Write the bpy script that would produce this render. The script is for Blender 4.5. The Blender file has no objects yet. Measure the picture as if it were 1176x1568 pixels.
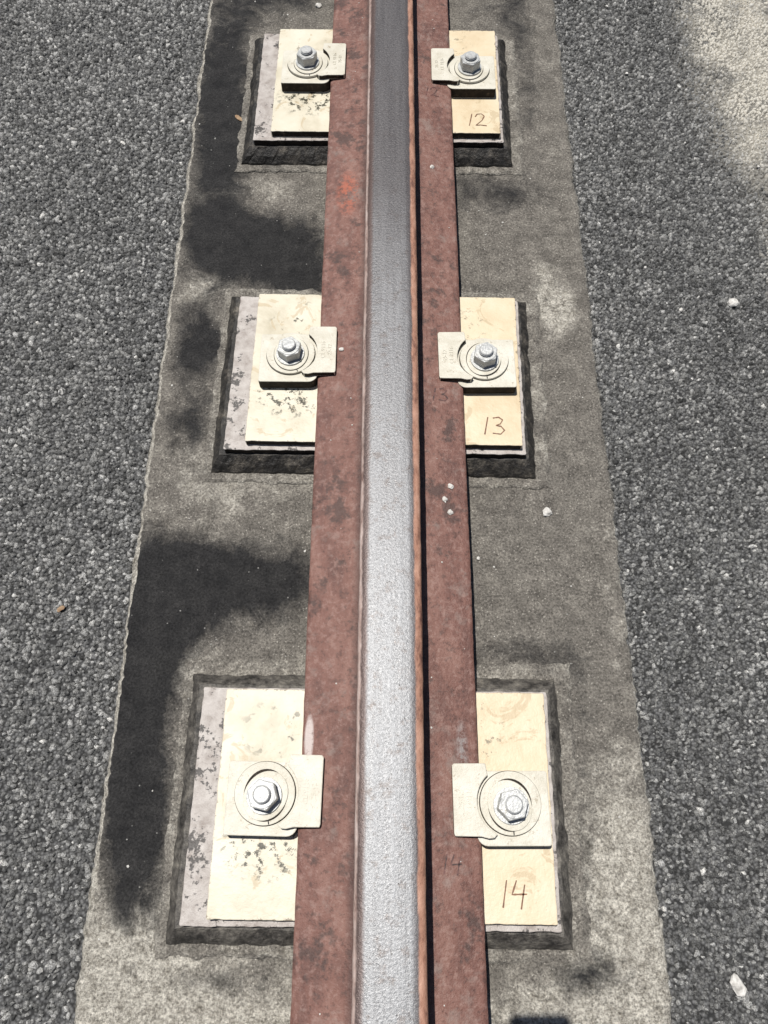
import bpy, bmesh, math, random
import numpy as np
from mathutils import Vector, Matrix, noise as mnoise
random.seed(7); rng=np.random.default_rng(11)
scene=bpy.context.scene
col=scene.collection

# ------------------------------------------------------------------ node helpers
class M:
    def __init__(s,name,rough=0.8,metal=0.0,spec=0.5):
        s.m=bpy.data.materials.new(name); s.m.use_nodes=True
        s.nt=s.m.node_tree; s.b=s.nt.nodes['Principled BSDF']
        s.b.inputs['Roughness'].default_value=rough; s.b.inputs['Metallic'].default_value=metal
        s.b.inputs['Specular IOR Level'].default_value=spec
        s.tc=s.nt.nodes.new('ShaderNodeTexCoord')
    def n(s,t): return s.nt.nodes.new(t)
    def l(s,a,b): s.nt.links.new(a,b)
    def coord(s,scale=(1,1,1),loc=(0,0,0),world=False):
        mp=s.n('ShaderNodeMapping'); mp.inputs['Scale'].default_value=scale; mp.inputs['Location'].default_value=loc
        if world:
            g=s.n('ShaderNodeNewGeometry'); s.l(g.outputs['Position'],mp.inputs['Vector'])
        else: s.l(s.tc.outputs['Object'],mp.inputs['Vector'])
        return mp.outputs[0]
    def noise(s,scale,detail=4,rough=0.55,vec=None,dist=0.0):
        t=s.n('ShaderNodeTexNoise'); t.inputs['Scale'].default_value=scale; t.inputs['Detail'].default_value=min(detail,4)
        t.inputs['Roughness'].default_value=rough; t.inputs['Distortion'].default_value=dist
        s.l(vec if vec is not None else s.coord(world=True),t.inputs['Vector']); return t.outputs['Fac']
    def vor(s,scale,vec=None,feature='F1',out='Distance',rand=1.0):
        t=s.n('ShaderNodeTexVoronoi'); t.feature=feature; t.inputs['Scale'].default_value=scale
        t.inputs['Randomness'].default_value=rand
        s.l(vec if vec is not None else s.coord(world=True),t.inputs['Vector']); return t.outputs[out]
    def ramp(s,fac,stops):
        r=s.n('ShaderNodeValToRGB'); e=r.color_ramp.elements
        while len(e)<len(stops): e.new(0.5)
        for i,(p,c) in enumerate(stops):
            e[i].position=p
            e[i].color=(c,c,c,1) if not isinstance(c,tuple) else (*c[:3],1)
        s.l(fac,r.inputs[0]); return r.outputs[0]
    def mix(s,fac,a,b,mode='MIX'):
        x=s.n('ShaderNodeMix'); x.data_type='RGBA'; x.blend_type=mode
        for v,i in ((fac,0),(a,6),(b,7)):
            if isinstance(v,(int,float)): x.inputs[i].default_value=v if i==0 else (v,v,v,1)
            elif isinstance(v,tuple): x.inputs[i].default_value=(*v,1)
            else: s.l(v,x.inputs[i])
        return x.outputs[2]
    def math(s,op,a,b=None,c=None,clamp=False):
        x=s.n('ShaderNodeMath'); x.operation=op; x.use_clamp=clamp
        for i,v in enumerate((a,b,c)):
            if v is None: continue
            if isinstance(v,(int,float)): x.inputs[i].default_value=v
            else: s.l(v,x.inputs[i])
        return x.outputs[0]
    def attr(s,name,out='Fac'):
        a=s.n('ShaderNodeAttribute'); a.attribute_name=name; return a.outputs[out]
    def xyz(s,world=False):
        x=s.n('ShaderNodeSeparateXYZ'); s.l(s.coord(world=world),x.inputs[0]); return x.outputs
    def ellipse(s,cx,cy,rx,ry,world=True,dist=None):
        o=s.xyz(world); 
        a=s.math('DIVIDE',s.math('SUBTRACT',o[0],cx),rx); b=s.math('DIVIDE',s.math('SUBTRACT',o[1],cy),ry)
        d=s.math('ADD',s.math('MULTIPLY',a,a),s.math('MULTIPLY',b,b))
        if dist is not None: d=s.math('ADD',d,dist)
        return s.math('SUBTRACT',1.0,d,clamp=True)
    def color(s,c):
        if isinstance(c,tuple): s.b.inputs['Base Color'].default_value=(*c,1)
        else: s.l(c,s.b.inputs['Base Color'])
    def rough(s,c): s.l(c,s.b.inputs['Roughness'])
    def bump(s,h,dist=0.001,strength=1.0):
        b=s.n('ShaderNodeBump'); b.inputs['Distance'].default_value=dist; b.inputs['Strength'].default_value=strength
        s.l(h,b.inputs['Height']); s.l(b.outputs[0],s.b.inputs['Normal'])

# ------------------------------------------------------------------ materials
def mat_asphalt_binder():
    m=M('asphalt_binder',0.9,0,0.2)
    v=m.vor(260)
    c=m.ramp(v,[(0.0,0.20),(0.4,0.10),(0.75,0.03)])
    dust=m.math('MULTIPLY',m.ellipse(0.80,1.35,0.30,0.62),m.ramp(m.noise(11,3),[(0.35,0.2),(0.6,1.0)]))
    m.color(m.mix(dust,c,(0.42,0.39,0.33)))
    m.bump(m.math('SUBTRACT',0.0,v),0.002); return m.m
def mat_asphalt_stone():
    m=M('asphalt_aggregate',0.85,0,0.25)
    a=m.attr('tone'); d=m.attr('dust')
    c=m.ramp(a,[(0.0,(0.05,0.05,0.049)),(0.25,(0.14,0.139,0.135)),(0.60,(0.31,0.307,0.296)),(0.90,(0.50,0.493,0.475)),(0.96,(0.62,0.61,0.58)),(1.0,(0.78,0.76,0.72))])
    f=m.noise(620,2,0.7)
    c=m.mix(0.85,c,m.ramp(f,[(0.34,0.20),(0.50,0.85),(0.66,1.60)]),'MULTIPLY')
    m.color(m.mix(d,c,m.mix(f,(0.44,0.41,0.35),(0.86,0.82,0.73))))
    m.bump(f,0.0020); return m.m
def mat_concrete():
    m=M('weathered_concrete',0.85,0,0.3)
    st=m.attr('stain'); lt=m.attr('light')
    fine=m.noise(330,3,0.8); mid=m.noise(38,4,0.70); 
    base=m.ramp(mid,[(0.25,(0.085,0.077,0.067)),(0.5,(0.160,0.146,0.127)),(0.72,(0.235,0.216,0.187))])
    lightc=m.ramp(m.noise(85,4,0.8),[(0.32,(0.15,0.135,0.11)),(0.60,(0.50,0.47,0.41))])
    n26=m.noise(24,4,0.74)
    lf=m.math('ADD',lt,m.math('MULTIPLY',m.math('SUBTRACT',n26,0.5),1.7))
    base=m.mix(m.ramp(lf,[(0.30,0.0),(0.85,0.95)]),base,lightc)
    g=m.vor(300,out='Distance')
    base=m.mix(m.math('MULTIPLY',m.ramp(g,[(0.14,1.0),(0.32,0.0)]),m.ramp(fine,[(0.50,0.0),(0.60,0.6)])),base,(0.54,0.51,0.45))
    sf=m.math('ADD',st,m.math('MULTIPLY',m.math('SUBTRACT',m.noise(19,4,0.74,dist=0.5),0.5),1.35))
    dark=m.ramp(mid,[(0.3,(0.009,0.009,0.010)),(0.7,(0.030,0.029,0.029))])
    base=m.mix(m.ramp(sf,[(0.27,0.0),(0.46,0.50),(0.74,0.97)]),base,dark)
    spk=m.ramp(m.vor(85),[(0.05,1.0),(0.10,0.0)])
    base=m.mix(m.math('MULTIPLY',spk,m.ramp(n26,[(0.5,0.0),(0.6,0.8)])),base,(0.42,0.41,0.38))
    m.color(m.mix(0.9,base,m.ramp(fine,[(0.34,0.38),(0.66,1.6)]),'MULTIPLY'))
    m.bump(m.math('ADD',fine,mid),0.0030); return m.m
def mat_grout():
    m=M('dirty_black_grout',0.5,0,0.4)
    n=m.noise(42,4,0.8); y=m.xyz(True)[1]
    c=m.ramp(n,[(0.36,(0.012,0.011,0.010)),(0.50,(0.030,0.027,0.024)),(0.60,(0.075,0.066,0.055)),(0.76,(0.24,0.21,0.17))])
    c2=m.ramp(n,[(0.36,(0.022,0.020,0.018)),(0.48,(0.075,0.068,0.060)),(0.60,(0.15,0.137,0.118)),(0.76,(0.30,0.27,0.225))])
    c=m.mix(m.ramp(y,[(0.22,1.0),(0.42,0.0)]),c,c2)  # nearer grout paler: wear plus a sunlit tone painted into the colour
    m.color(c); m.bump(m.noise(150,4,0.7),0.003); return m.m
def mat_sole():
    m=M('primed_sole_plate',0.40,0,0.5)
    c=m.ramp(m.noise(60,4,0.7),[(0.28,(0.25,0.21,0.185)),(0.5,(0.41,0.37,0.34)),(0.75,(0.52,0.48,0.445))])
    bl=m.ramp(m.noise(34,4,0.8),[(0.57,0.0),(0.61,0.9)])
    m.color(m.mix(bl,c,(0.035,0.030,0.027))); m.bump(m.noise(240,4,0.7),0.0014); return m.m
def mat_cream():
    m=M('cream_painted_steel',0.5,0,0.5)
    o=m.xyz(False)
    side=m.ramp(m.math('MULTIPLY_ADD',o[0],4,0.5),[(0.35,0.0),(0.65,1.0)])
    n14=m.noise(14,4,0.65)
    cl=m.ramp(n14,[(0.3,(0.47,0.42,0.31)),(0.5,(0.61,0.56,0.44)),(0.7,(0.67,0.63,0.52))])
    cr=m.ramp(n14,[(0.3,(0.56,0.44,0.28)),(0.5,(0.64,0.535,0.37)),(0.7,(0.67,0.59,0.44))])
    c=m.mix(side,cl,cr)
    yel=m.ramp(m.noise(20,4,0.7,dist=1.5),[(0.58,0.0),(0.62,0.6)])
    c=m.mix(yel,c,(0.45,0.35,0.21))
    n95=m.noise(88,4,0.75)
    e=m.ellipse(-0.135,-0.048,0.060,0.042,world=False)
    s=m.math('MULTIPLY',m.math('MULTIPLY',e,1.3),m.ramp(n95,[(0.53,0.0),(0.61,1.3)]),clamp=True)
    e2=m.ellipse(-0.13,0.075,0.05,0.04,world=False)
    s2=m.math('MULTIPLY',e2,m.ramp(m.noise(60,4,0.6),[(0.60,0.0),(0.66,1.0)]),clamp=True)
    e3=m.ellipse(0.11,0.07,0.035,0.06,world=False)
    s3=m.math('MULTIPLY',e3,m.ramp(n95,[(0.57,0.0),(0.64,0.7)]),clamp=True)
    c=m.mix(m.math('MAXIMUM',s3,m.math('MAXIMUM',s,s2)),c,(0.040,0.036,0.018))
    sp=m.ramp(m.noise(170,4,0.8),[(0.65,0.0),(0.71,0.55)])
    c=m.mix(sp,c,(0.17,0.13,0.08))
    ax=m.math('ABSOLUTE',m.math('ADD',o[0],0.007)); ay=m.math('ABSOLUTE',o[1])
    ed=m.math('MAXIMUM',m.math('SUBTRACT',ax,0.1855),m.math('SUBTRACT',ay,0.1200))
    ed=m.math('ADD',ed,m.math('MULTIPLY',m.math('SUBTRACT',n95,0.60),0.03))
    c=m.mix(m.ramp(m.math('MULTIPLY',ed,400),[(0.2,0.0),(0.9,0.75)]),c,(0.16,0.12,0.08))
    m.color(c); m.bump(m.noise(180,4,0.6),0.0007); return m.m
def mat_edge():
    m=M('shaded_steel_edge',0.8,0,0.2)  # shade of the side faces painted in as a near-black edge colour
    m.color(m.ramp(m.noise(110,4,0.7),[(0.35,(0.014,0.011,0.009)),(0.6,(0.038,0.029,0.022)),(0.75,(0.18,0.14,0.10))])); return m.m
def mat_clip():
    m=M('off_white_clip_paint',0.45,0,0.5)
    c=m.ramp(m.noise(40,4,0.6),[(0.3,(0.51,0.475,0.385)),(0.6,(0.62,0.59,0.505)),(0.8,(0.66,0.635,0.56))])
    sp=m.ramp(m.noise(120,4,0.8),[(0.60,0.0),(0.68,0.65)])
    c=m.mix(sp,c,(0.27,0.21,0.13))
    m.color(c); m.bump(m.noise(260,4,0.7),0.0009); return m.m
def mat_galv():
    m=M('galvanised_bolt',0.45,0.2,0.5)
    n=m.noise(110,4,0.7)
    c=m.ramp(n,[(0.3,(0.34,0.345,0.34)),(0.5,(0.47,0.475,0.465)),(0.62,(0.52,0.52,0.50)),(0.72,(0.22,0.19,0.15))])
    m.color(c); m.bump(m.noise(350,3),0.0008); return m.m
def mat_dark():
    m=M('black_rubber_pad',0.8); m.color((0.015,0.014,0.013)); return m.m
def mat_ink():
    m=M('brown_marker_ink',0.6)
    m.color(m.ramp(m.noise(300,3),[(0.35,(0.24,0.12,0.06)),(0.6,(0.13,0.06,0.035))])); return m.m
def mat_ink2():
    m=M('black_marker_ink',0.6)
    m.color(m.ramp(m.noise(200,4),[(0.35,(0.035,0.022,0.02)),(0.62,(0.15,0.065,0.055))])); return m.m
def mat_railpaint():
    m=M('oxide_red_rail_paint',0.55,0,0.45)
    v=m.coord((1,0.35,1),world=True)
    c=m.ramp(m.noise(30,4,0.70,vec=v),[(0.28,(0.105,0.050,0.041)),(0.5,(0.190,0.091,0.071)),(0.72,(0.255,0.138,0.110))])
    n130=m.noise(110,4,0.75)
    c=m.mix(m.ramp(n130,[(0.52,0.0),(0.62,0.5)]),c,(0.31,0.195,0.165))
    c=m.mix(m.ramp(n130,[(0.36,0.6),(0.44,0.0)]),c,(0.07,0.038,0.032))
    n24=m.noise(20,4,0.8)
    c=m.mix(m.ramp(n24,[(0.56,0.0),(0.64,0.75)]),c,(0.060,0.038,0.033))
    c=m.mix(m.ramp(n24,[(0.32,0.55),(0.44,0.0)]),c,(0.26,0.20,0.175))
    r=m.math('MULTIPLY',m.ellipse(-0.066,0.93,0.02,0.05),m.ramp(n130,[(0.45,0.0),(0.55,0.9)]))
    c=m.mix(r,c,(0.40,0.11,0.06))
    p=m.math('MULTIPLY',m.ellipse(-0.092,0.118,0.006,0.03),m.ramp(n130,[(0.35,0.5),(0.5,1.8)]),clamp=True)
    p2=m.math('MULTIPLY',m.ellipse(0.082,0.105,0.008,0.04),m.ramp(n130,[(0.4,0.0),(0.55,0.9)]),clamp=True)
    c=m.mix(p,c,(0.55,0.47,0.44)); c=m.mix(p2,c,(0.28,0.25,0.24))
    # darker band beside the web
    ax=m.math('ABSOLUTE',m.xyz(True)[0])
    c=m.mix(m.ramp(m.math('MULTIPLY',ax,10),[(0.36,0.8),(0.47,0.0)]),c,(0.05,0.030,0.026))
    m.color(c); m.bump(m.noise(230,4,0.7),0.0020); return m.m
def mat_railhead():
    m=M('worn_rail_steel',0.5,0.2,0.5)
    o=m.xyz(True)
    v=m.coord((1,0.05,1),world=True)
    nlong=m.noise(150,4,0.6,vec=v); n60=m.noise(60,4,0.8); nf=m.noise(340,3,0.8)
    wob=m.math('MULTIPLY',m.math('SUBTRACT',m.noise(45,4,0.75,vec=m.coord((1,0.5,1),world=True)),0.5),0.0055)
    x=m.math('ADD',o[0],wob); xr=m.math('MULTIPLY_ADD',x,10,0.5)
    steel=m.ramp(nlong,[(0.3,(0.205,0.206,0.211)),(0.5,(0.26,0.262,0.268)),(0.75,(0.325,0.328,0.336))])
    steel=m.mix(m.ramp(n60,[(0.54,0.0),(0.66,0.6)]),steel,(0.14,0.11,0.095))
    far=m.ramp(m.math('ADD',o[1],m.math('MULTIPLY',m.noise(20,4),0.16)),[(0.30,0.0),(0.78,0.45),(0.96,0.85)])  # far-end darkening: dirt and fading sky reflection painted into the colour
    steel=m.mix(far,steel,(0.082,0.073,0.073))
    steel=m.mix(0.6,steel,m.ramp(nf,[(0.32,0.5),(0.5,1.0),(0.66,1.45)]),'MULTIPLY')
    pits=m.ramp(m.vor(110),[(0.07,1.0),(0.13,0.0)])
    steel=m.mix(m.math('MULTIPLY',pits,m.ramp(n60,[(0.48,0.0),(0.54,0.85)])),steel,(0.045,0.04,0.036))
    nr=m.noise(70,4,0.75,vec=m.coord((1,0.4,1),world=True))
    rust=m.ramp(nr,[(0.32,(0.13,0.06,0.045)),(0.48,(0.36,0.185,0.125)),(0.72,(0.56,0.33,0.24))])
    pink=m.ramp(nr,[(0.30,(0.16,0.09,0.075)),(0.48,(0.42,0.31,0.27)),(0.72,(0.60,0.50,0.46))])
    band=m.ramp(xr,[(0.165,0.0),(0.185,1.0)])
    rb=m.ramp(xr,[(0.765,0.0),(0.785,1.0)])
    dk=m.ramp(xr,[(0.19,0.9),(0.225,0.8),(0.265,0.0)])
    steel=m.mix(dk,steel,(0.10,0.062,0.052))
    dk2=m.ramp(xr,[(0.70,0.0),(0.765,0.8)])
    steel=m.mix(dk2,steel,(0.085,0.072,0.072))
    c=m.mix(band,pink,steel); c=m.mix(rb,c,rust)
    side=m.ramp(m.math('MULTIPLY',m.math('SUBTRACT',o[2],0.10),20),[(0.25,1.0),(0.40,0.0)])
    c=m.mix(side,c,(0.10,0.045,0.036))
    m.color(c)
    met=m.math('MULTIPLY',m.math('SUBTRACT',1.0,rb),band)
    m.l(m.math('MULTIPLY',met,0.40),m.b.inputs['Metallic'])
    m.rough(m.ramp(nlong,[(0.3,0.38),(0.7,0.52)]))
    m.bump(m.math('ADD',m.math('MULTIPLY',nlong,.5),nf),0.0007); return m.m
def mat_pebble():
    m=M('pale_pebble',0.8)
    m.color(m.ramp(m.noise(180,4),[(0.3,(0.38,0.36,0.33)),(0.6,(0.66,0.64,0.60))])); m.bump(m.noise(300,4),0.001); return m.m
def mat_leaf():
    m=M('dry_leaf',0.8); m.color(m.ramp(m.noise(200,3),[(0.3,(0.22,0.13,0.07)),(0.7,(0.36,0.26,0.16))])); return m.m

MB=mat_asphalt_binder(); MS=mat_asphalt_stone(); MC=mat_concrete(); MG=mat_grout(); MSO=mat_sole()
MCR=mat_cream(); MCL=mat_clip(); MGA=mat_galv(); MD=mat_dark(); MI=mat_ink(); MI2=mat_ink2(); ME=mat_edge()
MRP=mat_railpaint(); MRH=mat_railhead(); MP=mat_pebble(); ML=mat_leaf()

# ------------------------------------------------------------------ mesh helpers
def obj(name,me,mats,parent=None,loc=(0,0,0),rot=0.0,scale=(1,1,1)):
    o=bpy.data.objects.new(name,me); col.objects.link(o)
    if me is not None and not me.materials:
        for m in mats: me.materials.append(m)
    o.location=loc; o.rotation_euler=(0,0,rot); o.scale=scale
    if parent: o.parent=parent
    return o
def empty(name,loc,rot=0.0,scale=(1,1,1)):
    o=bpy.data.objects.new(name,None); o.empty_display_size=0.02; col.objects.link(o)
    o.location=loc; o.rotation_euler=(0,0,rot); o.scale=scale; return o
def prism(name,pts,z0,z1,bev=0.0012,seg=2,sidemat=False,jit=0.0):
    bm=bmesh.new()
    if jit>0:
        P=[]
        for i in range(len(pts)):
            a=pts[i]; b=pts[(i+1)%len(pts)]; L=math.dist(a,b); k=max(1,int(L/0.004))
            for q in range(k):
                x=a[0]+(b[0]-a[0])*q/k; y=a[1]+(b[1]-a[1])*q/k
                P.append((x+jit*mnoise.noise((x*90,y*90,3)),y+jit*mnoise.noise((x*90,y*90,8))))
        pts=P
    vb=[bm.verts.new((x,y,z0)) for x,y in pts]; vt=[bm.verts.new((x,y,z1)) for x,y in pts]
    n=len(pts)
    bm.faces.new(vt); bm.faces.new(vb[::-1])
    for i in range(n):
        f=bm.faces.new((vb[i],vb[(i+1)%n],vt[(i+1)%n],vt[i]))
        if sidemat: f.material_index=1
    bmesh.ops.recalc_face_normals(bm,faces=bm.faces)
    if bev>0:
        es=[e for e in bm.edges if e.calc_face_angle(0)>math.radians(40)]
        bmesh.ops.bevel(bm,geom=es,offset=bev,segments=seg,affect='EDGES',profile=0.6,material=0)
    me=bpy.data.meshes.new(name); bm.to_mesh(me); bm.free(); return me
def rrect(x0,x1,y0,y1,r=(0.004,)*4,seg=5):
    out=[]
    for (cx,cy,a0),rr in zip(((x0,y0,180),(x1,y0,270),(x1,y1,0),(x0,y1,90)),r):
        sx=1 if cx==x0 else -1; sy=1 if cy==y0 else -1
        for k in range(seg+1):
            a=math.radians(a0+90*k/seg)
            out.append((cx+sx*rr+rr*math.cos(a),cy+sy*rr+rr*math.sin(a)))
    return out
def circ(r,n=48,cx=0,cy=0,sy=1.0,ph=0): return [(cx+r*math.cos(2*math.pi*i/n+ph),cy+sy*r*math.sin(2*math.pi*i/n+ph)) for i in range(n)]
def ribbon(name,strokes,w,zf,wz=0.0):
    bm=bmesh.new()
    for st in strokes:
        P=[]
        for a,b in zip(st[:-1],st[1:]):
            for k in range(5): P.append((a[0]+(b[0]-a[0])*k/5,a[1]+(b[1]-a[1])*k/5))
        P.append(st[-1]); L=[];R=[]
        for i,p in enumerate(P):
            q0=P[max(i-1,0)]; q1=P[min(i+1,len(P)-1)]
            d=Vector((q1[0]-q0[0],q1[1]-q0[1])).normalized(); nrm=Vector((-d.y,d.x))
            ww=w*(0.75+0.5*random.random())*0.5
            a=(p[0]+nrm.x*ww,p[1]+nrm.y*ww); b=(p[0]-nrm.x*ww,p[1]-nrm.y*ww)
            L.append(bm.verts.new((*a,zf(*a)))); R.append(bm.verts.new((*b,zf(*b))))
        for i in range(len(P)-1): bm.faces.new((L[i],R[i],R[i+1],L[i+1]))
    bmesh.ops.recalc_face_normals(bm,faces=bm.faces)
    me=bpy.data.meshes.new(name); bm.to_mesh(me); bm.free(); return me
DIG={'1':[[(0.28,1.0),(0.10,0.0)]],
     '2':[[(0,0.75),(0.12,0.97),(0.38,1.0),(0.55,0.8),(0.4,0.45),(0.02,0.03),(0.3,0.06),(0.68,0.0)]],
     '3':[[(0.05,0.95),(0.35,1.0),(0.55,0.85),(0.42,0.62),(0.2,0.52),(0.45,0.48),(0.62,0.25),(0.42,0.03),(0.02,0.08)]],
     '4':[[(0.2,1.0),(0.0,0.48),(0.6,0.5)],[(0.52,0.85),(0.34,-0.05)]]}
def number(txt,cx,cy,h):
    out=[]; x=cx-h*0.5
    for ch in txt:
        for st in DIG[ch]: out.append([(x+a*h,cy+(b-0.5)*h) for a,b in st])
        x+=h*0.48
    return out

# ------------------------------------------------------------------ ground & asphalt
def plane(name,x0,x1,y0,y1,z,mats):
    me=bpy.data.meshes.new(name); me.from_pydata([(x0,y0,z),(x1,y0,z),(x1,y1,z),(x0,y1,z)],[],[(0,1,2,3)]); return obj(name,me,mats)
plane('ground',-300,300,-300,300,-0.022,[MB])
asph=plane('asphalt_pavement',-8,8,-8,14,-0.0115,[MB])

def stones(name,x0,x1,y0,y1,sp,rm,seed,hmax,drop,tb):
    r=np.random.default_rng(seed)
    nx=int((x1-x0)/sp); ny=int((y1-y0)/sp)
    gx,gy=np.meshgrid(np.arange(nx),np.arange(ny)); gx=gx.ravel().astype(float); gy=gy.ravel().astype(float)
    gx+=0.5*(gy%2)
    px=x0+(gx+r.uniform(-.6,.6,gx.size))*sp; py=y0+(gy+r.uniform(-.6,.6,gx.size))*sp
    keep=r.random(gx.size)>drop; px=px[keep]; py=py[keep]
    N=px.size; R=sp*rm*r.uniform(0.40,1.05,N); R*=np.where(r.random(N)<0.14,1.45,1)
    hn=np.array([mnoise.noise((a*60,b*60,seed)) for a,b in zip(px,py)])
    ln=np.array([mnoise.noise((a*5,b*5,seed+4)) for a,b in zip(px,py)])
    top=-0.0115+0.0010+r.uniform(0,hmax,N)+hn*0.0012
    K=5
    asp=r.uniform(.55,1.0,N)[:,None]; th=r.uniform(0,3.14,N)[:,None]
    ang=np.arange(K)[None,:]*2*np.pi/K+r.uniform(0,6.28,N)[:,None]+r.uniform(-.55,.55,(N,K))
    rt=R[:,None]*r.uniform(0.65,1.15,(N,K))
    ux=rt*np.cos(ang); uy=rt*np.sin(ang)*asp
    dx=ux*np.cos(th)-uy*np.sin(th); dy=ux*np.sin(th)+uy*np.cos(th)
    tx=px[:,None]+dx; ty=py[:,None]+dy
    tiltx=r.normal(0,0.24,N)[:,None]; tilty=r.normal(0,0.24,N)[:,None]
    tz=top[:,None]+tiltx*dx+tilty*dy
    bx=px[:,None]+dx*1.10; by=py[:,None]+dy*1.10; bz=np.full((N,K),-0.0135)
    V=np.concatenate([np.stack([tx,ty,tz],-1),np.stack([bx,by,bz],-1)],1).reshape(-1,3)
    base=(np.arange(N)*2*K)[:,None]
    topf=base+np.arange(K)[None,:]
    quads=[]
    for k in range(K):
        k2=(k+1)%K
        quads.append(np.stack([base[:,0]+k,base[:,0]+K+k,base[:,0]+K+k2,base[:,0]+k2],1))
    L=np.concatenate([topf]+quads,1).ravel()
    cnt=np.tile(np.array([K]+[4]*K),N); start=np.concatenate([[0],np.cumsum(cnt)[:-1]])
    me=bpy.data.meshes.new(name); me.vertices.add(V.shape[0]); me.vertices.foreach_set('co',V.astype(np.float32).ravel())
    me.loops.add(L.size); me.loops.foreach_set('vertex_index',L.astype(np.int32))
    me.polygons.add(cnt.size); me.polygons.foreach_set('loop_start',start.astype(np.int32))
    me.update(calc_edges=True); 
    t=r.beta(1.6,1.8,N)*0.90+tb+ln*0.14+hn*0.15; t=np.clip(t,0,0.93)
    t=np.where(r.random(N)<0.008,r.uniform(0.94,1.0,N),t)
    dn=np.array([mnoise.fractal((a*11,b*11,1.5),0.8,2.2,4) for a,b in zip(px,py)])
    e1=1-((px-.86)/.33)**2-((py-1.42)/.72)**2; e2=1-((px-.78)/.20)**2-((py-.80)/.36)**2
    e1=np.clip(e1*2.6,0,1); e2=np.clip(e2*1.3,0,1)*0.55
    du=np.clip(np.maximum(e1,e2)*(1.0+1.2*dn)+r.normal(0,.14,N)*(np.maximum(e1,e2)>0.05),0,0.95)
    for nm,dat in (('tone',t),('dust',du)):
        a=me.attributes.new(nm,'FLOAT','POINT'); a.data.foreach_set('value',np.repeat(dat,2*K).astype(np.float32))
    return me
ml=stones('coarse_aggregate',-1.05,-0.341,-0.45,2.1,0.0056,0.74,3,0.0036,0.12,0.03); obj('coarse_aggregate',ml,[MS],asph)
mr=stones('fine_aggregate',0.309,1.05,-0.45,2.1,0.0049,0.74,4,0.0026,0.10,-0.04); obj('fine_aggregate',mr,[MS],asph)

# ------------------------------------------------------------------ concrete slab
DARK=[(-.30,1.27,.06,.20,1.),(-.20,1.50,.12,.08,.7),(-.27,1.10,.05,.08,.8),(-.20,.885,.11,.07,1.15),(-.285,.93,.05,.09,.8),(-.285,.70,.045,.08,.9),
 (-.285,.56,.05,.05,.6),(-.22,.325,.14,.060,1.2),(-.30,.28,.055,.10,1.0),(-.31,.12,.04,.14,1.15),(-.285,.0,.03,.09,.8),(-.14,.82,.06,.05,.6),
 (.17,1.00,.10,.05,.65),(.22,1.45,.07,.10,.4),(.17,.81,.12,.03,.25),(.235,.60,.03,.20,.2),(.16,.23,.13,.03,.4),(.23,.05,.03,.25,.35),(.21,-.125,.05,.02,.6),(.24,1.25,.03,.2,.4),(.14,.40,.05,.09,.15),(-.2,-.13,.1,.02,.3)]
LITE=[(-.29,-.15,.12,.14,1.0),(-.15,-.19,.2,.06,.9),(.26,-.13,.09,.15,.95),(.27,.03,.05,.1,.55),(.255,.76,.03,.045,1.2),(.24,.82,.03,.04,.5),(-.26,.215,.05,.03,.8),(-.22,.47,.12,.07,.6),(-.2,1.0,.12,.04,.5),
 (-.29,.80,.045,.035,.7),(.29,.3,.03,.2,.35),(.24,.95,.05,.2,.2),(-.30,1.40,.04,.03,.4),(.29,1.2,.03,.4,.25),(.14,-.17,.08,.04,.5)]
ys=np.concatenate([np.arange(-8,-0.5,0.1),np.arange(-0.5,2.2,0.005),np.arange(2.2,14.01,0.1)])
nxs=110
edge=lambda y,s: 0.0028*mnoise.noise((s*3.1,y*16,0))+0.0026*mnoise.noise((s*7.7,y*70,2))+0.0024*mnoise.noise((s*2.7,y*240,5))
V=[];A=[];B=[]
for y in ys:
    xl=-0.337+edge(y,1); xr=0.306+edge(y,2)*1.3
    lip=max(0.0,0.5+1.6*mnoise.noise((9,y*13,4)))*0.0030
    row=[(xl-0.006-lip,-0.03),(xl-0.0022-lip,-0.0055)]+[(xl,-0.0012)]+[(xl+0.003+(xr-xl-0.006)*i/(nxs-1),0) for i in range(nxs)]+[(xr,-0.0022),(xr+0.003,-0.03)]
    for q,(x,z) in enumerate(row):
        zz=z+ (0.0008*mnoise.noise((x*18,y*18,0)) if z==0 else 0)
        V.append((x,y,zz-0.0003))
        d=sum(s*math.exp(-((x-a)/rx)**2-((y-b)/ry)**2) for a,b,rx,ry,s in DARK) if -1<y<2.3 else 0.2
        l=sum(s*math.exp(-((x-a)/rx)**2-((y-b)/ry)**2) for a,b,rx,ry,s in LITE) if -1<y<2.3 else 0.2
        if q<3: l+=1.7; d=-.4  # sunlit left edge painted in: paler and stain-free in the attributes
        elif z<0: l+=0.6; d*=0.3
        A.append(d);B.append(l)
W=nxs+5; F=[]
for j in range(len(ys)-1):
    for i in range(W-1):
        a=j*W+i; F.append((a,a+1,a+W+1,a+W))
me=bpy.data.meshes.new('concrete_slab'); me.from_pydata(V,[],F)
for nme,dat in (('stain',A),('light',B)):
    at=me.attributes.new(nme,'FLOAT','POINT'); at.data.foreach_set('value',np.array(dat,dtype=np.float32))
me.polygons.foreach_set('use_smooth',[True]*len(me.polygons))
obj('concrete_slab',me,[MC])

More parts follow.
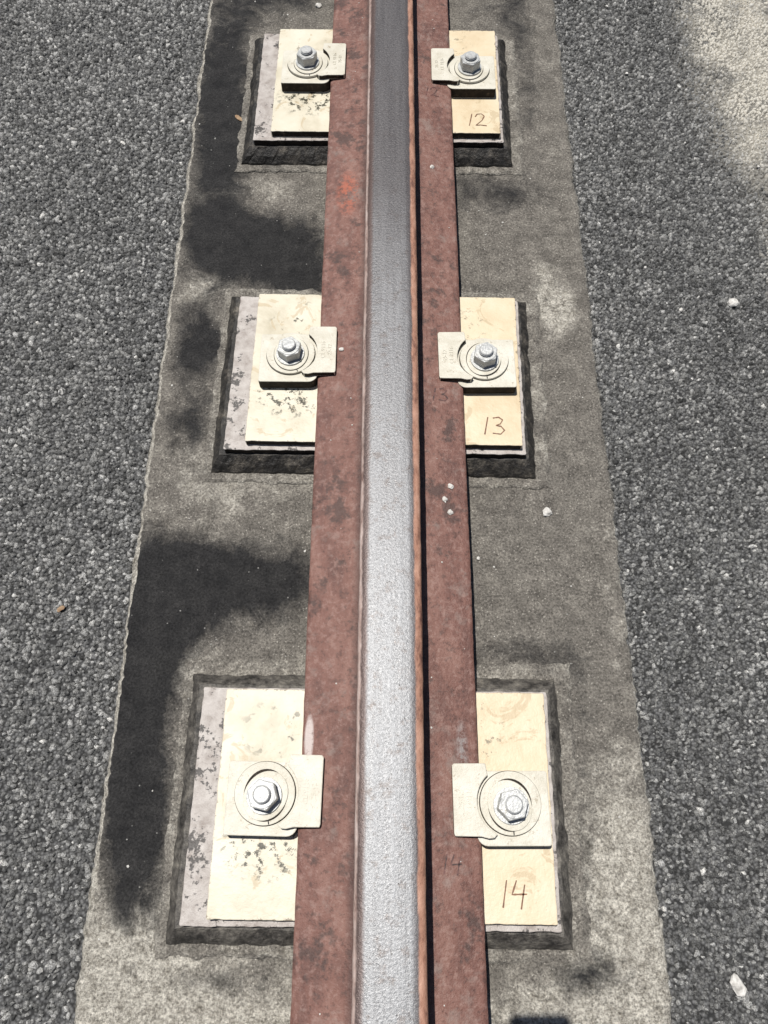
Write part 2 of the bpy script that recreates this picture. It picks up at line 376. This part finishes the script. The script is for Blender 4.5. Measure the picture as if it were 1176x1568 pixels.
# ------------------------------------------------------------------ rail
half=[(0,.1355),(.012,.1354),(.020,.1351),(.0265,.1344),(.031,.1333),(.034,.1315),(.0355,.129),(.036,.125),(.0355,.107),(.0335,.1025),(.026,.0985),(.0235,.093),(.0228,.086),(.0245,.0790),(.029,.0740),(.037,.0708),(.050,.0690),(.095,.0632),(.0985,.0620),(.100,.0600),(.100,.0520),(.0985,.0503)]
prof=[(-x,z) for x,z in half[::-1]]+half[1:]
ysr=np.concatenate([[-8],np.arange(-0.5,2.3,0.012),[14]])
V=[];F=[];n=len(prof)
for y in ysr:
    for i,(x,z) in enumerate(prof):
        w=0.0005*mnoise.noise((x*6,y*9,z*9))+(0.0007*mnoise.noise((x*30,y*60,z*30)) if abs(x)>.09 or (z>.12 and abs(x)>.03) else 0)
        V.append((x+w,y,z))
mi=[]
for j in range(len(ysr)-1):
    for i in range(n):
        a=j*n+i; b=j*n+(i+1)%n
        F.append((a,b,b+n,a+n)); 
        zc=(prof[i][1]+prof[(i+1)%n][1])/2
        mi.append(1 if zc>0.1 else 0)
F.append(tuple(range(n))[::-1]); mi.append(0)
F.append(tuple((len(ysr)-1)*n+i for i in range(n))); mi.append(0)
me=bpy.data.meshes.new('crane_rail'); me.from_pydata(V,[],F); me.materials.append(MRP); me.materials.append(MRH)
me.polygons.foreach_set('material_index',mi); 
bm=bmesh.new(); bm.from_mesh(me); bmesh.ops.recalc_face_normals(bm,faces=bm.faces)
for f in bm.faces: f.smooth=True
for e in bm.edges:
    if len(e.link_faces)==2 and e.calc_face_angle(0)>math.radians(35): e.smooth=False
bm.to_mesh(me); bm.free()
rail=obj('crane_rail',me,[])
railz=lambda x,y: 0.0690+(abs(x)-0.05)/0.045*(0.0632-0.0690)+0.0004

# ------------------------------------------------------------------ base plates
def grout_mesh(name,seed,x0=-.248,x1=.207,y0=-.152,y1=.150,inx=.015,iny=.019,h=.025,amp=.0028):
    bm=bmesh.new(); nx,ny=90,60
    def pos(u,v,k):
        i=[0,0.15,0.5,1.0][k]; zz=[-0.004,h*.24,h*0.62,h][k]
        return (x0+inx*i+(x1-x0-2*inx*i)*u, y0+iny*i+(y1-y0-2*iny*i)*v, zz)
    per=[(i/nx,0) for i in range(nx)]+[(1,i/ny) for i in range(ny)]+[(1-i/nx,1) for i in range(nx)]+[(0,1-i/ny) for i in range(ny)]
    rings=[]
    for k in range(4):
        r=[]
        for u,v in per:
            x,y,z=pos(u,v,k); q=(x*38,y*38,seed*9+z*40)
            dn=mnoise.noise(q)*amp+mnoise.noise((x*130,y*130,seed*5+z*90))*amp*0.7
            d2=mnoise.noise((x*60,y*60,seed*3+7+z*30))*amp+mnoise.noise((x*140,y*140,seed*4+z*90))*amp*0.5
            r.append(bm.verts.new((x+dn,y+d2,z+(dn*0.5 if k in(1,2) and h>.01 else 0))))
        rings.append(r)
    m=len(per)
    for k in range(3):
        for i in range(m): bm.faces.new((rings[k][i],rings[k][(i+1)%m],rings[k+1][(i+1)%m],rings[k+1][i]))
    bm.faces.new(rings[3])
    bmesh.ops.recalc_face_normals(bm,faces=bm.faces)
    me=bpy.data.meshes.new(name); bm.to_mesh(me); bm.free(); return me
def rim_mesh(name,seed):
    me=grout_mesh(name,seed,-.258,.226,-.164,.168,inx=.006,iny=.004,h=.0026,amp=.0050)
    a=me.attributes.new('stain','FLOAT','POINT'); b=me.attributes.new('light','FLOAT','POINT')
    a.data.foreach_set('value',np.full(len(me.vertices),.22,dtype=np.float32)); b.data.foreach_set('value',np.full(len(me.vertices),.42,dtype=np.float32))
    return me
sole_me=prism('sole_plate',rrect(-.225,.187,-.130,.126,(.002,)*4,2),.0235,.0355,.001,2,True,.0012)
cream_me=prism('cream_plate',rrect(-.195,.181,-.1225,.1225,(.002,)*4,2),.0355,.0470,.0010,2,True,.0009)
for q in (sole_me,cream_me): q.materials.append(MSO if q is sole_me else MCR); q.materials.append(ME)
pad_me=prism('rubber_pad',rrect(-.098,.098,-.105,.105,(.002,)*4,2),.0468,.0505,0)
PADS=[(-.522,'1',.0),(.053,'14',-.6),(.630,'13',-.9),(1.2035,'12',-.5),(1.778,'11',-.5)]

# ------------------------------------------------------------------ clip parts (local: +x towards the rail)
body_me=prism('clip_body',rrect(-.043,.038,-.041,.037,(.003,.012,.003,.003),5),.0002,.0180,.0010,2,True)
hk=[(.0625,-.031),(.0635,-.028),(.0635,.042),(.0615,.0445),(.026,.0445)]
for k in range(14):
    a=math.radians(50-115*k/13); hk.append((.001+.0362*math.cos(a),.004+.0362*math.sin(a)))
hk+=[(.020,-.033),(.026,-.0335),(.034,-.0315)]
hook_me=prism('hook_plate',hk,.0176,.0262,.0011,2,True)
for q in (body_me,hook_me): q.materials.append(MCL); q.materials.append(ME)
cam_me=prism('eccentric_washer',circ(.0335,56,0,.003),.0179,.0222,.0006)
ring_me=prism('slot_washer',circ(.0235,40,.001,.001,1.15),.0221,.0240,.0005)
wash_me=prism('flat_washer',circ(.0196,40),.0239,.0268,.0005)
nut_me=prism('hex_nut',circ(.0172,6,ph=.35),.0267,.0420,.0016,3)
ncap_me=prism('nut_face',circ(.0142,32),.0418,.0430,.0004)
def stud():
    bm=bmesh.new(); prev=None; z=.0425; N=28
    prof=[]
    for k in range(3): prof+= [(.0098,z+k*.0016),(.0086,z+k*.0016+.0008)]
    prof+=[(.0092,z+.0050),(.0080,z+.0060),(.0001,z+.0061)]
    for r,zz in prof:
        ring=[bm.verts.new((r*math.cos(2*math.pi*i/N),r*math.sin(2*math.pi*i/N),zz)) for i in range(N)]
        if prev:
            for i in range(N): bm.faces.new((prev[i],prev[(i+1)%N],ring[(i+1)%N],ring[i]))
        prev=ring
    me=bpy.data.meshes.new('threaded_stud'); bm.to_mesh(me); bm.free(); return me
stud_me=stud()
mark_me=prism('index_mark',rrect(-.0006,.0006,-.0300,-.0215,(.0002,)*4,1),.0221,.0226,0)
shim_me=prism('rubber_nose',rrect(.042,.062,-.028,.040,(.002,)*4,2),.0160,.0180,0)
gap_me=prism('dark_ring',circ(.0343,56,0,.003),.0179,.0184,0)  # thin dark rim showing around the eccentric washer
gap2_me=prism('shade_ring_inner',circ(.0242,40,.001,.001,1.14),.0221,.0225,0)  # dark disc standing in for the shadow ring around the nut
def txt(s,size):
    c=bpy.data.curves.new('lettering','FONT'); c.body=s; c.size=size; c.extrude=0.0005; c.align_x='CENTER'; c.align_y='CENTER'; return c
def clip(x,y,mirror,ang,nutang):
    e=empty('rail_clip',(x,y,.0471),math.radians(ang))
    sx=-1 if mirror else 1
    def P(name,me,mat,rot=0.0):
        o=bpy.data.objects.new(name,me); col.objects.link(o)
        if not me.materials: me.materials.append(mat)
        o.parent=e; o.scale=(sx,1,1); o.rotation_euler=(0,0,rot); return o
    P('clip_body',body_me,MCL);P('hook_plate',hook_me,MCL);P('eccentric_washer',cam_me,MCL);P('dark_ring',gap_me,ME);P('shade_ring_inner',gap2_me,ME)
    P('slot_washer',ring_me,MCL,random.uniform(-.6,.6));P('flat_washer',wash_me,MGA);P('hex_nut',nut_me,MGA,nutang);P('nut_face',ncap_me,MGA)
    P('threaded_stud',stud_me,MGA);P('index_mark',mark_me,MD,random.uniform(-.1,.4));P('nose_pad',shim_me,MD)
    for k,(s,xx) in enumerate((('CL 9116',.0455),('25-12',.0545))):
        c=txt(s,.0080 if k==0 else .0075); c.materials.append(MCL)
        o=bpy.data.objects.new('lettering',c); col.objects.link(o); o.parent=e
        o.location=(sx*xx,.006,.0263); o.rotation_euler=(0,0,math.radians(90))
    return e

CL={1:[(-.138,.056),(.133,.047)],2:[(-.1385,.634),(.130,.626)],3:[(-.139,1.212),(.131,1.200)],0:[(-.138,-.52),(.133,-.525)],4:[(-.139,1.785),(.131,1.775)]}
for k,(yc,num,ang) in enumerate(PADS):
    e=empty('rail_base_plate',(0,yc,0),math.radians(ang))
    obj('grout_pad',grout_mesh('grout_pad',k+1),[MG],e)
    obj('grout_overspill',rim_mesh('grout_overspill',k+11),[MC],e)
    obj('sole_plate',sole_me,[MSO],e); obj('cream_plate',cream_me,[MCR],e); obj('rubber_pad',pad_me,[MD],e)
    if k in (1,2,3):
        cx={1:.134,2:.141,3:.141}[k]
        obj('handwritten_number',ribbon('handwritten_number',number(num,cx,-.093,.027),.0017,lambda x,y:.0474),[MI],e)
        o=obj('marker_number',ribbon('marker_number',number(num,.066,{1:-.012,2:.572,3:1.15}[k],.020),.0018,railz),[MI2],rail)
    for s,(x,y) in enumerate(CL[k]):
        clip(x,y,s==1,random.uniform(-1.5,1.0),random.uniform(0,1))

# ------------------------------------------------------------------ loose stones and bits (one object)
def pebbles(name,items,mat,flat=0.6):
    bm=bmesh.new()
    for x,y,z,r,st in items:
        g=bmesh.ops.create_icosphere(bm,subdivisions=2 if r>.003 else 1,radius=r)['verts']; sd=random.uniform(0,100)
        a=random.uniform(0,3.14)
        for v in g:
            k=1+0.45*mnoise.noise((v.co/r*1.1+Vector((sd,0,0))))
            p=v.co*k; px=p.x*st; py=p.y; 
            v.co=Vector((x+px*math.cos(a)-py*math.sin(a),y+px*math.sin(a)+py*math.cos(a),z+max(p.z,-r*.5)*flat+r*flat*.4))
    me=bpy.data.meshes.new(name); bm.to_mesh(me); bm.free(); return obj(name,me,[mat])
it=[(.214,.427,0,.0065,1.0),(.530,.784,-.008,.0075,1.1),(.382,-.133,-.008,.0070,1.6),(-.135,1.456,0,.006,1.1),(.0645,.984,.0665,.0036,1),(.0785,.4347,.0655,.0040,1.1),
 (.070,.416,.0665,.0036,1),(.0766,.3985,.0655,.0036,1),(-.068,.644,.0665,.0035,1),(.118,.36,0,.003,1)]
for _ in range(34):
    s=random.random()
    x=random.uniform(-.95,-.35) if s<.3 else random.uniform(.32,1.0); it.append((x,random.uniform(-.25,1.9),-.0085,random.uniform(.0016,.0032),random.uniform(1,1.5)))
for _ in range(60): it.append((random.uniform(-.33,.30),random.uniform(-.2,1.6),0,random.uniform(.0007,.0018),1.2))
for _ in range(30): 
    x=random.choice([-1,1])*random.uniform(.045,.09); it.append((x,random.uniform(-.2,1.5),railz(x,0),random.uniform(.0005,.0013),1.2))
pebbles('loose_gravel',it,MP)
pebbles('dry_leaf_litter',[(-.262,1.165,.001,.004,2.2),(-.43,.29,-.007,.0035,1.6),(.62,.95,-.007,.003,1.5)],ML,.25)

# ------------------------------------------------------------------ light
to_sun=Vector((-.17,.174,1)).normalized()
sun=bpy.data.lights.new('sun','SUN'); sun.energy=4.9; sun.angle=math.radians(.53); sun.color=(1,.97,.92)
so=bpy.data.objects.new('sun',sun); col.objects.link(so); so.rotation_euler=to_sun.to_track_quat('Z','Y').to_euler(); so.location=(-1,1,5)
w=bpy.data.worlds.new('World'); scene.world=w; w.use_nodes=True
nt=w.node_tree; sk=nt.nodes.new('ShaderNodeTexSky'); sk.sky_type='NISHITA'; sk.sun_disc=False
sk.sun_elevation=math.asin(to_sun.z); sk.sun_rotation=math.atan2(to_sun.x,to_sun.y)
nt.links.new(sk.outputs[0],nt.nodes['Background'].inputs[0]); nt.nodes['Background'].inputs[1].default_value=.05
scene.view_settings.view_transform='Standard'; scene.view_settings.look='None'; scene.view_settings.exposure=0

# ------------------------------------------------------------------ camera
cd=bpy.data.cameras.new('camera'); cam=bpy.data.objects.new('camera',cd); col.objects.link(cam)
cd.sensor_fit='VERTICAL'; cd.sensor_height=36; cd.lens=28.0; cd.clip_start=.02; cd.clip_end=1000
cam.location=(-.006,0,1.0); cam.rotation_euler=(math.radians(90-66.9),0,math.radians(.25))
scene.camera=cam
# the phone the picture was taken with: its real shadow falls at the bottom of the frame
ph=prism('smartphone',rrect(-.0335,.0335,-.118,.020,(.009,)*4,6),.004,.0112,.0018,3)
po=obj('smartphone',ph,[MD]); po.location=(-.010,0,1.0); po.rotation_euler=cam.rotation_euler
